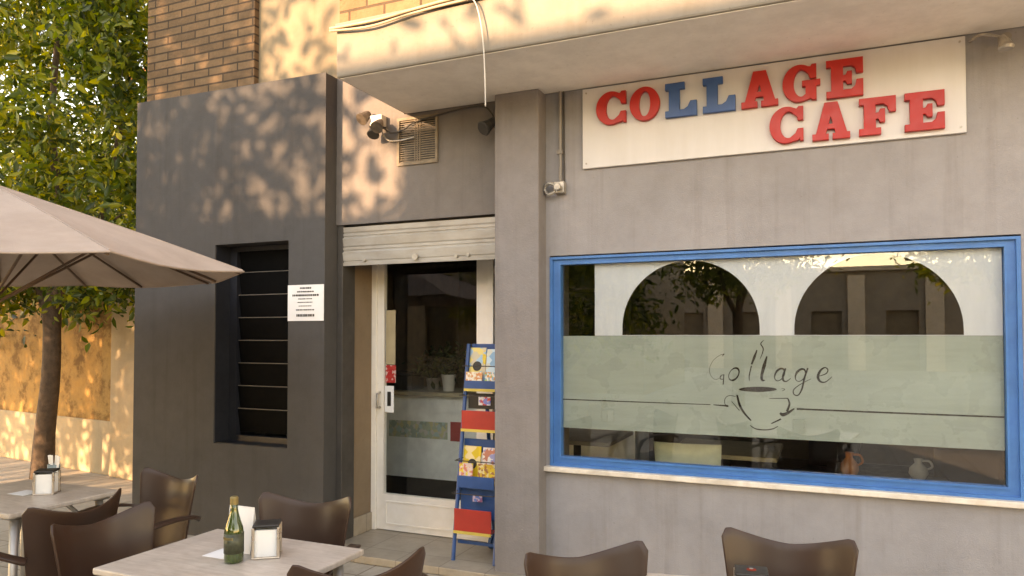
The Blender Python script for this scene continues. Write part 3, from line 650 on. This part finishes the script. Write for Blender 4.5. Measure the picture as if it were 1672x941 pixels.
# ------------------------------------------------------------------ terrace chairs
def chair():
    e = empty('terrace_chair'); e['category'] = 'chair'; e['group'] = 'brown moulded chairs around the terrace tables'
    def ztop(u):
        a = abs(u); z = .795 + .068*a**1.7
        if a > .84: z -= .045*(1-math.sqrt(max(0, 1-((a-.84)/.16)**2)))
        return z
    def back(u, v):
        u = 2*u-1; z = .43 + (ztop(u)-.43)*v
        h = (z-.43)/.43
        w = .178 + .054*h**1.2
        return (u*w, -.205 - .075*h**1.3 + (.05+.045*h)*abs(u)**2.2, z)
    MB().grid(back, 28, 12).build('backrest', M['brown'], e, solid=.009, smooth=True, bevel=.003)
    def seat(u, v):
        u = 2*u-1
        w = .185+.03*math.sin(v*math.pi*.6)
        return (u*w, -.205+.05*abs(u)**2.2*(1-v)+.43*v, .43 + .018*abs(u)**3*(1-v*.6) - .022*math.sin(math.pi*min(1, v*1.1)) - .03*max(0, v-.8)/.2*.8 + .03*(1-v)**4*0)
    MB().grid(seat, 16, 14).build('seat', M['brown'], e, solid=.010, smooth=True)
    for sx in (-1, 1):
        path = smooth_path([(sx*.212, -.195, .625), (sx*.262, -.15, .652), (sx*.285, -.02, .668), (sx*.283, .11, .655), (sx*.268, .185, .61), (sx*.245, .205, .53), (sx*.215, .19, .44)], 6)
        a = MB(); L = len(path); vs = []
        for i, p in enumerate(path):
            t = (path[min(i+1, L-1)]-path[max(i-1, 0)]).normalized(); f = i/(L-1)
            side = Vector((sx, 0, 0)); side = (side - t*side.dot(t)).normalized()
            w = .016+.012*math.sin(f*math.pi) + .02*max(0, f-.7)
            vs += [p-side*w, p+side*w]
        a.add(vs, [(2*i, 2*i+1, 2*i+3, 2*i+2) for i in range(L-1)]).build('armrest', M['brown'], e, solid=.014, smooth=True, bevel=.004)
        for sy in (-1, 1):
            MB().tube([(sx*.16, sy*.15+.0, .425), (sx*.205, sy*.20, 0.0)], [.014, .011], 8).build('leg', M['alu'], e, smooth=True)
    return e
ch0 = chair(); first = True
def put_chair(x, y, face, label, z=0):      # face: heading of the seat front, degrees from +X
    global first
    c = ch0 if first else copy_tree(ch0); first = False
    c.location = (x, y, z); c.rotation_euler = (0, 0, R(face-90)); c['label'] = label
    return c
def by_back(bx, by, face, label):           # bx, by: middle of the top of the backrest
    f = Vector((math.cos(R(face)), math.sin(R(face))))
    return put_chair(bx+f.x*.25, by+f.y*.25, face, label)
CH = [
 (-2.95, -2.19, 180, 'brown chair pulled up to the right side of the table by the tree'),
 (-2.70, -2.33, 0, 'brown chair facing the left side of the bottle table, back to back with another'),
 (-3.13, -1.53, -96, 'brown chair at the back corner of the tree table, nearest to the grey wall'),
 (-2.13, -1.70, -80, 'brown chair tucked behind the bottle table in front of the doorway'),
 (-1.335, -2.43, 141, 'brown chair at the near right corner of the bottle table'),
 (-.775, -1.985, -47, 'brown chair left of the table that holds only a black napkin box'),
 (-.13, -1.53, -90, 'brown chair standing directly below the blue framed window behind the right table')]
for c in CH: by_back(*c)

# ------------------------------------------------------------------ terrace tables
def table():
    e = empty('terrace_table'); e['category'] = 'table'; e['group'] = 'square terrace tables'
    MB().box(-.37, .37, -.285, .285, .716, .74).build('tabletop', M['top'], e, bevel=.006)
    for sx in (-1, 1):
        for sy in (-1, 1):
            l = MB().tube([(sx*.30, sy*.215, .70), (sx*.32, sy*.235, .012)], [.02, .017], 10).box(sx*.30-.035, sx*.30+.035, sy*.215-.035, sy*.215+.035, .70, .7155)
            l.tube(smooth_path([(sx*.30, sy*.215, .50), (sx*.25, sy*.17, .60), (sx*.18, sy*.11, .69), (sx*.12, sy*.07, .708)]), .011, 8)
            l.build('leg', M['alu'], e, smooth=True)
    return e
t0 = table()
t0.location = (-1.99, -2.309, 0); t0['label'] = 'beige terrace table with a green bottle standing on it'
t1 = copy_tree(t0); t1.location = (-3.785, -1.935, 0); t1['label'] = 'beige terrace table beside the tree trunk, half cut by the photo edge'
t2 = copy_tree(t0); t2.location = (-.16, -2.085, 0); t2.rotation_euler[2] = R(10); t2['label'] = 'beige terrace table below the blue window with a black topped napkin box'

def holder(x, y, rz, label, logo=False):
    e = empty('napkin_holder', (x, y, .7405), rz, label, 'napkin holder', 'metal napkin boxes on the terrace tables')
    w, d, h = .044, .040, .112
    MB().box(-w+.004, w-.004, -d+.006, d-.006, .006, h-.01).build('napkins', M['paper'], e)
    f = MB()
    for sx in (-1, 1):
        for sy in (-1, 1): f.box(sx*w-.005, sx*w+.005, sy*d-.005, sy*d+.005, 0, h)
    f.box(-w-.006, w+.006, -d-.006, d+.006, 0, .006)
    f.build('frame', M['chrome'], e, bevel=.002)
    MB().box(-w-.004, -w+.003, -d+.006, d-.006, .012, h-.004).build('side_plate', M['dark'], e)
    MB().box(-w-.003, w+.003, -d-.003, d+.003, h, h+.010).build('lid', M['dark'], e, bevel=.004)
    if logo:
        MB().lathe([(.014, h+.0102), (.014, h+.0112)], (0, 0, 0), 16).build('emblem', plain('emblem_red', (.30, .05, .03), .8, spec=.1), e); MB().lathe([(.006, h+.0114), (.006, h+.0122)], (0.0, .006, 0), 12).build('emblem_mark', M['pvc'], e)
    return e
holder(-1.90, -2.24, R(35), 'black topped napkin box behind the green bottle')
holder(-3.69, -1.86, R(35), 'metal napkin box on the table by the tree')
holder(-.207, -2.10, R(8), 'napkin box with a red emblem on its black lid under the window', True)
e = empty('sugar_cup', (-3.93, -1.66, .7405), 0, 'small grey cup holding white sugar sachets behind the napkin box by the tree', 'cup')
MB().lathe([(.026, 0), (.032, .10), (.029, .10), (.024, .01)], n=16).build('cup', plain('cupteal', (.22, .28, .28), .4), e, smooth=True)
for k in range(4): MB().box(-.01, .01, -.002, .002, .05, .15, Matrix.Translation((-.015+.01*k, .004*(-1)**k, 0)) @ Matrix.Rotation(R(-12+8*k), 4, 'Y')).build('sachet', M['paper'], e)
e = empty('menu_card', (-2.025, -2.255, .7405), 0, 'white folded menu card standing behind the bottle', 'menu card')
MB().box(-.06, .06, -.001, .001, 0, .165, Matrix.Rotation(R(-7), 4, 'X')).build('front_leaf', M['paper'], e)
MB().box(-.06, .06, .039, .041, 0, .165, Matrix.Translation((0, .0, 0)) @ Matrix.Rotation(R(7), 4, 'X')).build('back_leaf', M['paper'], e)
tag(MB().box(-.06, .06, -.05, .05, 0, .001).build('paper_napkin', M['paper'], None, (-2.055, -2.29, .741)), 'flat white paper napkin lying left of the bottle', 'napkin')
tag(MB().box(-.06, .06, -.05, .05, 0, .001).build('paper_napkin', M['paper'], None, (-3.80, -1.90, .741)), 'flat white paper napkin lying before the napkin box by the tree', 'napkin')
e = empty('green_bottle', (-1.957, -2.345, .7405), 0, 'dark green glass bottle with gold cap on the middle table', 'bottle')
MB().lathe([(.028, 0), (.033, .004), (.0335, .02), (.0335, .105), (.031, .125), (.022, .150), (.0155, .175), (.0130, .19), (.0125, .225)], n=28).build('glass', M['bottle'], e, smooth=True)
MB().lathe([(.0345, .035), (.0345, .105)], n=28).build('label', M['label'], e, smooth=True)
MB().lathe([(.0145, .205), (.0148, .229), (.012, .233)], n=18).build('cap', M['cork'], e)
k = MB()
for i in range(10):
    a = R(-125+i*8); k.box(-.0012, .0012, -.0005, .0005, .085, .094, Matrix.Rotation(a+R(90), 4, 'Z') @ Matrix.Translation((0, -.0352, 0)))
k.build('lettering', M['cork'], e)

# ------------------------------------------------------------------ umbrella
UX, UY, UR, UZ0, UZ1, UA = -4.535, -1.664, 1.44, 1.955, 2.457, 33.4
u = empty('sun_umbrella', (UX, UY, 0), 0, 'large beige octagonal sun umbrella over the left table', 'umbrella')
cv = []
n = 8; rings = 12; sub = 6; vs = []; fs = []
for j in range(rings+1):
    for i in range(n*sub):
        k, t = divmod(i, sub); t /= sub
        a0, a1 = R(UA+45*k), R(UA+45*(k+1)); f = j/rings
        x = (math.cos(a0)*(1-t)+math.cos(a1)*t)*UR*f; y = (math.sin(a0)*(1-t)+math.sin(a1)*t)*UR*f
        sag = .030*f*math.sin(math.pi*t)
        z = UZ1 - (UZ1-UZ0)*(f**.97) + .012*math.sin(math.pi*f) + sag*.0 - sag
        sh = 1-.035*math.sin(math.pi*t)*f
        vs.append((x*sh, y*sh, z))
for j in range(rings):
    for i in range(n*sub):
        a = j*n*sub+i; b = j*n*sub+(i+1) % (n*sub)
        fs.append((a, b, b+n*sub, a+n*sub))
c = MB().add(vs, fs).build('canopy', M['canvas'], u, solid=.004)
for k in range(8):
    a = R(UA+45*k)
    MB().tube([(math.cos(a)*UR*f, math.sin(a)*UR*f, UZ1-(UZ1-UZ0)*(f**.97)+.012*math.sin(math.pi*f)+.003) for f in np.linspace(.04, .995, 9)], .0045, 6).build('seam', M['seam'], u)
hem = []
for k in range(8):
    for t in np.linspace(0, 1, 7)[:-1]:
        a0, a1 = R(UA+45*k), R(UA+45*(k+1)); q = 1-.035*math.sin(math.pi*t)
        hem.append(((math.cos(a0)*(1-t)+math.cos(a1)*t)*UR*q, (math.sin(a0)*(1-t)+math.sin(a1)*t)*UR*q, UZ0-.030*math.sin(math.pi*t)-.002))
MB().tube(hem+[hem[0]], .006, 6, cap=False).build('hem', M['seam'], u)
for k in range(8):
    for half in (0, 1):
        a = R(UA+45*k+22.5*half); rr_ = UR*(math.cos(R(22.5)) - .03 if half else 1)
        MB().tube([(math.cos(a)*.06, math.sin(a)*.06, UZ1-.045), (math.cos(a)*rr_*.5, math.sin(a)*rr_*.5, (UZ0+UZ1)/2-.02-.012), (math.cos(a)*rr_*.985, math.sin(a)*rr_*.985, UZ0-.012-(.02 if half else 0))], .0085, 6).build('rib', M['rib'], u)
    a = R(UA+45*k)
    MB().tube([(math.cos(a)*.05, math.sin(a)*.05, 1.75), (math.cos(a)*UR*.5, math.sin(a)*UR*.5, (UZ0+UZ1)/2-.035)], .008, 6).build('strut', M['rib'], u)
MB().tube([(0, 0, .05), (0, 0, UZ1+.05)], .024, 12).build('pole', M['rib'], u, smooth=True)
MB().lathe([(.06, 1.72), (.06, 1.78), (.03, 1.8)], n=14).build('hub', M['rib'], u)
MB().lathe([(.03, UZ1+.005), (.05, UZ1+.02), (.02, UZ1+.06), (.005, UZ1+.09)], n=14).build('finial', M['rib'], u)
MB().lathe([(.28, 0), (.28, .05), (.25, .07), (.05, .08), (.05, .22), (.03, .22)], n=24).build('base', M['pvc'], u)

# ------------------------------------------------------------------ ochre garden wall
gw = empty('garden_wall', (-6.85, 1.22, 0), math.atan2(1.62-1.22, -9.752+6.876)+math.pi, 'weathered ochre plaster wall with pale plinth behind the tree', 'wall')
MB().box(-9, .02, .03, .25, 0, 2.35).build('wall', M['yellow'], gw, bevel=.01)
MB().box(-9, .02, -.0, .03, 0, .60).build('plinth', M['plinth'], gw, bevel=.012)
MB().box(-.42, 1.8, -.025, .26, 0, 2.36).build('pier', M['plinth'], gw, bevel=.012)
MB().box(-9.02, 1.85, -.04, .30, 2.361, 2.43).build('coping', M['plinth'], gw, bevel=.01)

# ------------------------------------------------------------------ trees
def clumps(c, rad, n, seed, rmin=.45):
    r = np.random.default_rng(seed); out = []
    while len(out) < n:
        p = r.uniform(-1, 1, 3); q = np.linalg.norm(p)
        if rmin < q < 1: out.append(np.array(c)+p*np.array(rad))
    return out
def tree(name, loc, label, trunk, limbs, crown, mats, group=None, cat='tree'):
    e = empty(name, loc, 0, label, cat, group)
    t = MB().tube(smooth_path(trunk[0], 4), list(np.interp(np.linspace(0, 1, (len(trunk[0])-1)*4+1), np.linspace(0, 1, len(trunk[1])), trunk[1])), 12)
    t.build('trunk', M['bark'], e, smooth=True)
    for pts, r0, r1 in limbs:
        P = smooth_path(pts, 5); MB().tube(P, [r0+(r1-r0)*i/(len(P)-1) for i in range(len(P))], 8).build('limb', M['bark'], e, smooth=True)
    leaf_obj('crown', crown, mats, e)
    return e
TX, TY = -7.70, .84
limbs = [([(.0, 0, 1.80), (-.25, .05, 2.15), (-.6, .1, 2.6), (-1.0, .1, 3.3)], .075, .03), ([(0, 0, 1.82), (.10, 0, 2.2), (.12, .05, 2.8), (.0, .0, 3.8), (.1, 0, 5.0)], .075, .025),
         ([(.02, 0, 1.80), (.3, -.05, 2.1), (.62, -.05, 2.35), (1.0, -.1, 2.9), (1.35, -.2, 3.8)], .07, .022), ([(.0, .0, 1.9), (-.1, -.2, 2.4), (-.2, -.5, 3.2), (-.5, -.7, 4.2)], .06, .02), ([(.62, -.05, 2.35), (1.1, -.3, 2.5), (1.6, -.4, 2.7)], .03, .012)]
cl = [p for p in clumps((-.1, -.1, 4.1), (2.35, 1.45, 2.35), 185, 3, .3)]
cl = [p for p in cl if p[2] > 1.95 and p[0]+TX < -5.45+.0]
cl = [p for p in cl if not (abs(p[0]+TX+6.95) < .5 and abs(p[2]-4.3) < .5)]
cl += [np.array(p) for p in [(1.15, -.3, 2.15), (1.35, -.25, 2.05), (.95, -.25, 2.25), (1.55, -.3, 2.1), (.78, -.25, 1.98), (1.5, -.3, 2.3), (-.65, -.2, 2.0), (-.9, -.25, 2.05), (-.5, -.15, 2.2), (1.7, -.4, 2.5), (1.6, -.5, 3.0), (1.75, -.6, 3.5)]]
cl += [np.array((1.9+rng.uniform(-.25, .35), -.85+rng.uniform(-.3, .3), z)) for z in np.arange(3.9, 6.2, .16)]
tree('shade_tree', (TX, TY, 0), 'leafy green tree with a slim bare trunk in front of the ochre wall', ([(-.06, 0, -.02), (-.03, 0, .5), (.05, 0, 1.1), (.06, 0, 1.6), (.03, 0, 1.95)], [.125, .10, .09, .085, .10]), limbs, leaves(37000, cl, .16, .10, .5, 11), M['leaf'])
# denser trees behind the wall
bc = leaves(15000, clumps((0, 0, 3.6), (2.6, 2.0, 2.4), 150, 8, .3), .28, .15, .4, 12)
bl = [([(0, 0, 1.6), (.5, 0, 2.4), (1.0, .2, 3.6)], .1, .03), ([(0, 0, 1.6), (-.5, .2, 2.5), (-.9, .1, 3.8)], .1, .03)]
bt = tree('wall_tree', (-12.3, 4.6, 0), 'dark dense tree rising behind the ochre wall furthest left', ([(0, 0, 0), (0, 0, 1.0), (0, 0, 1.8)], [.18, .15, .13]), bl, bc, M['leafdark'], 'trees behind the ochre wall')
b2 = copy_tree(bt); b2.location = (-10.6, 3.9, -1.2); b2.rotation_euler[2] = 2.0; b2['label'] = 'dark dense tree behind the ochre wall, hard against the cafe'
# pale house beyond
fh = empty('pale_house', (-17, 15, 0), R(15), 'pale cream house glimpsed through the tree leaves', 'building')
fill('wall', [rect(-5, 7, 0, 10.5), rect(-3, -1.8, 4.2, 5.8), rect(1, 2.2, 4.2, 5.8)], 0, 6, M['farwall'], fh)
MB().box(-5.4, 7.4, -.4, 6.4, 10.5, 10.8).build('roof', M['terra'], fh); MB().box(-3, -1.8, .1, .15, 4.2, 5.8).build('window', M['dark'], fh); MB().box(1, 2.2, .1, .15, 4.2, 5.8).build('window', M['dark'], fh)

# ------------------------------------------------------------------ across the square (seen only in reflections; shades the cafe front)
SUN = Vector((-.36, -.92, .175)).normalized()        # towards the sun
def shade_house(x0, x1, h, label, mat):  # added out-of-view block, placed and sized for its shadow on the cafe
    e = empty('shade_house', ((x0+x1)/2, -14.5, 0), 0, label, 'building', 'plain houses added to shade the cafe'); w = (x1-x0)/2
    holes = []; x = -w+.8
    while x < w-1.4: holes.append(rect(x, x+1.1, .9, 2.5)); x += 2.6
    o = fill('wall', [rect(-w, w, 0, h)] + holes, -6, 0, mat, e)
    MB().box(-w-.1, w+.1, -6.1, .12, h+.002, h+.12).build('coping', M['sill'], e)
    for hl in holes: MB().box(hl[0][0], hl[1][0], -.2, -.15, .9, 2.5).build('window', M['dark'], e)
shade_house(-12.3, -8.5, 5.05, 'low plain house added to shade the cafe, left of the taller one', M['shadewall'])
shade_house(-8.42, -4.4, 5.66, 'taller plain house added to shade the cafe front', M['shadewall'])
sc_ = leaves(9000, clumps((0, 0, 4.2), (2.3, 2.0, 1.7), 95, 21, .3), .26, .16, .4, 22)
st = tree('square_tree', (-9.5, -8.2, 0), 'leafy tree in the square behind the viewer, nearest the umbrella', ([(0, 0, 0), (.05, 0, 1.2), (0, 0, 2.4)], [.17, .13, .12]), [([(0, 0, 2.2), (.6, 0, 3.0), (1.1, .2, 4)], .08, .03), ([(0, 0, 2.2), (-.6, .3, 3.0), (-1, .2, 4.2)], .08, .03), ([(0, 0, 2.2), (0, -.4, 3.2), (0.1, -.4, 5)], .08, .03)], sc_, M['leaf'], 'trees in the square'); st.scale = (1.22,)*3
for x, y, rz, s_, lab in ((-10.6, -6.2, 1.1, 1.0, 'low leafy tree in the square far left of the viewer'), (-5.0, -9.2, 3.3, 1.02, 'smaller leafy tree in the square between the two tallest ones'), (-13.4, -6.6, 2.1, 1.0, 'low leafy tree in the square furthest left of the viewer'), (3.4, -13.0, 2.3, .9, 'leafy tree in the square right behind the viewer'), (7.5, -12.5, 4.0, .95, 'leafy tree in the square to the right of the viewer'), (-1.8, -12.4, 5.0, .9, 'leafy tree in the square close to the far houses')):
    c = copy_tree(st); c.location = (x, y, -1.3 if 'low leafy' in lab else (-1.6 if 'smaller leafy' in lab else 0)); c.rotation_euler[2] = rz; c.scale = (s_,)*3; c['label'] = lab

fb = empty('far_terrace_house', (4, -32, 0), 0, 'long pale house with pilasters on the far side of the square', 'building')
hl = [rect(x, x+1.3, .0, 2.7) for x in np.arange(-17, 17, 3.1)]
fill('wall', [rect(-19, 19, 0, 4.5)] + hl, -5, 0, M['farhouse'], fb)
for x in np.arange(-18.2, 19, 3.1): MB().box(x-.35, x+.35, .003, .2, 0, 4.3).build('pilaster', M['farwall'], fb)
for q in hl: MB().box(q[0][0], q[1][0], -.3, -.25, 0, 2.7).build('door', M['room'], fb)
MB().box(-19.2, 19.2, -5.2, .3, 4.502, 4.7).build('cornice', M['farwall'], fb)

# ------------------------------------------------------------------ light, sky, camera
W = bpy.data.worlds.new('World'); S.world = W; W.use_nodes = True
nt = W.node_tree; bg = nt.nodes['Background']; sky = nt.nodes.new('ShaderNodeTexSky'); sky.sky_type = 'NISHITA'; sky.sun_disc = False
el = math.asin(SUN.z); sky.sun_elevation = el; sky.sun_rotation = math.atan2(SUN.x, SUN.y); sky.dust_density = .1; sky.air_density = 1.0
nt.links.new(sky.outputs[0], bg.inputs[0]); bg.inputs[1].default_value = .15
sl = bpy.data.lights.new('sun', 'SUN'); sl.energy = 1.5; sl.angle = R(.5); sl.color = (1, .87, .68)
so = link(bpy.data.objects.new('sun', sl)); so.rotation_euler = (-SUN).to_track_quat('-Z', 'Y').to_euler()
cam = bpy.data.cameras.new('camera'); cam.sensor_width = 36; cam.lens = FPX/1672*36; cam.shift_y = 47.5/1672; cam.clip_end = 400
cam.clip_start = .05
co = link(bpy.data.objects.new('camera', cam)); co.location = CAMP; co.rotation_euler = (R(90)+PITCH, 0, YAW); S.camera = co
vs_ = S.view_settings; vs_.view_transform = 'Standard'; vs_.look = 'None'; vs_.gamma = 1; vs_.use_curve_mapping = False; vs_.exposure = 3.22
try:
    vs_.use_white_balance = True; vs_.white_balance_temperature = 11500; vs_.white_balance_tint = 30
except Exception: pass
S.render.engine = 'CYCLES'; S.cycles.use_denoising = True; S.cycles.max_bounces = 8; S.cycles.transparent_max_bounces = 12
S.cycles.caustics_reflective = False; S.cycles.caustics_refractive = False; S.cycles.sample_clamp_indirect = 6
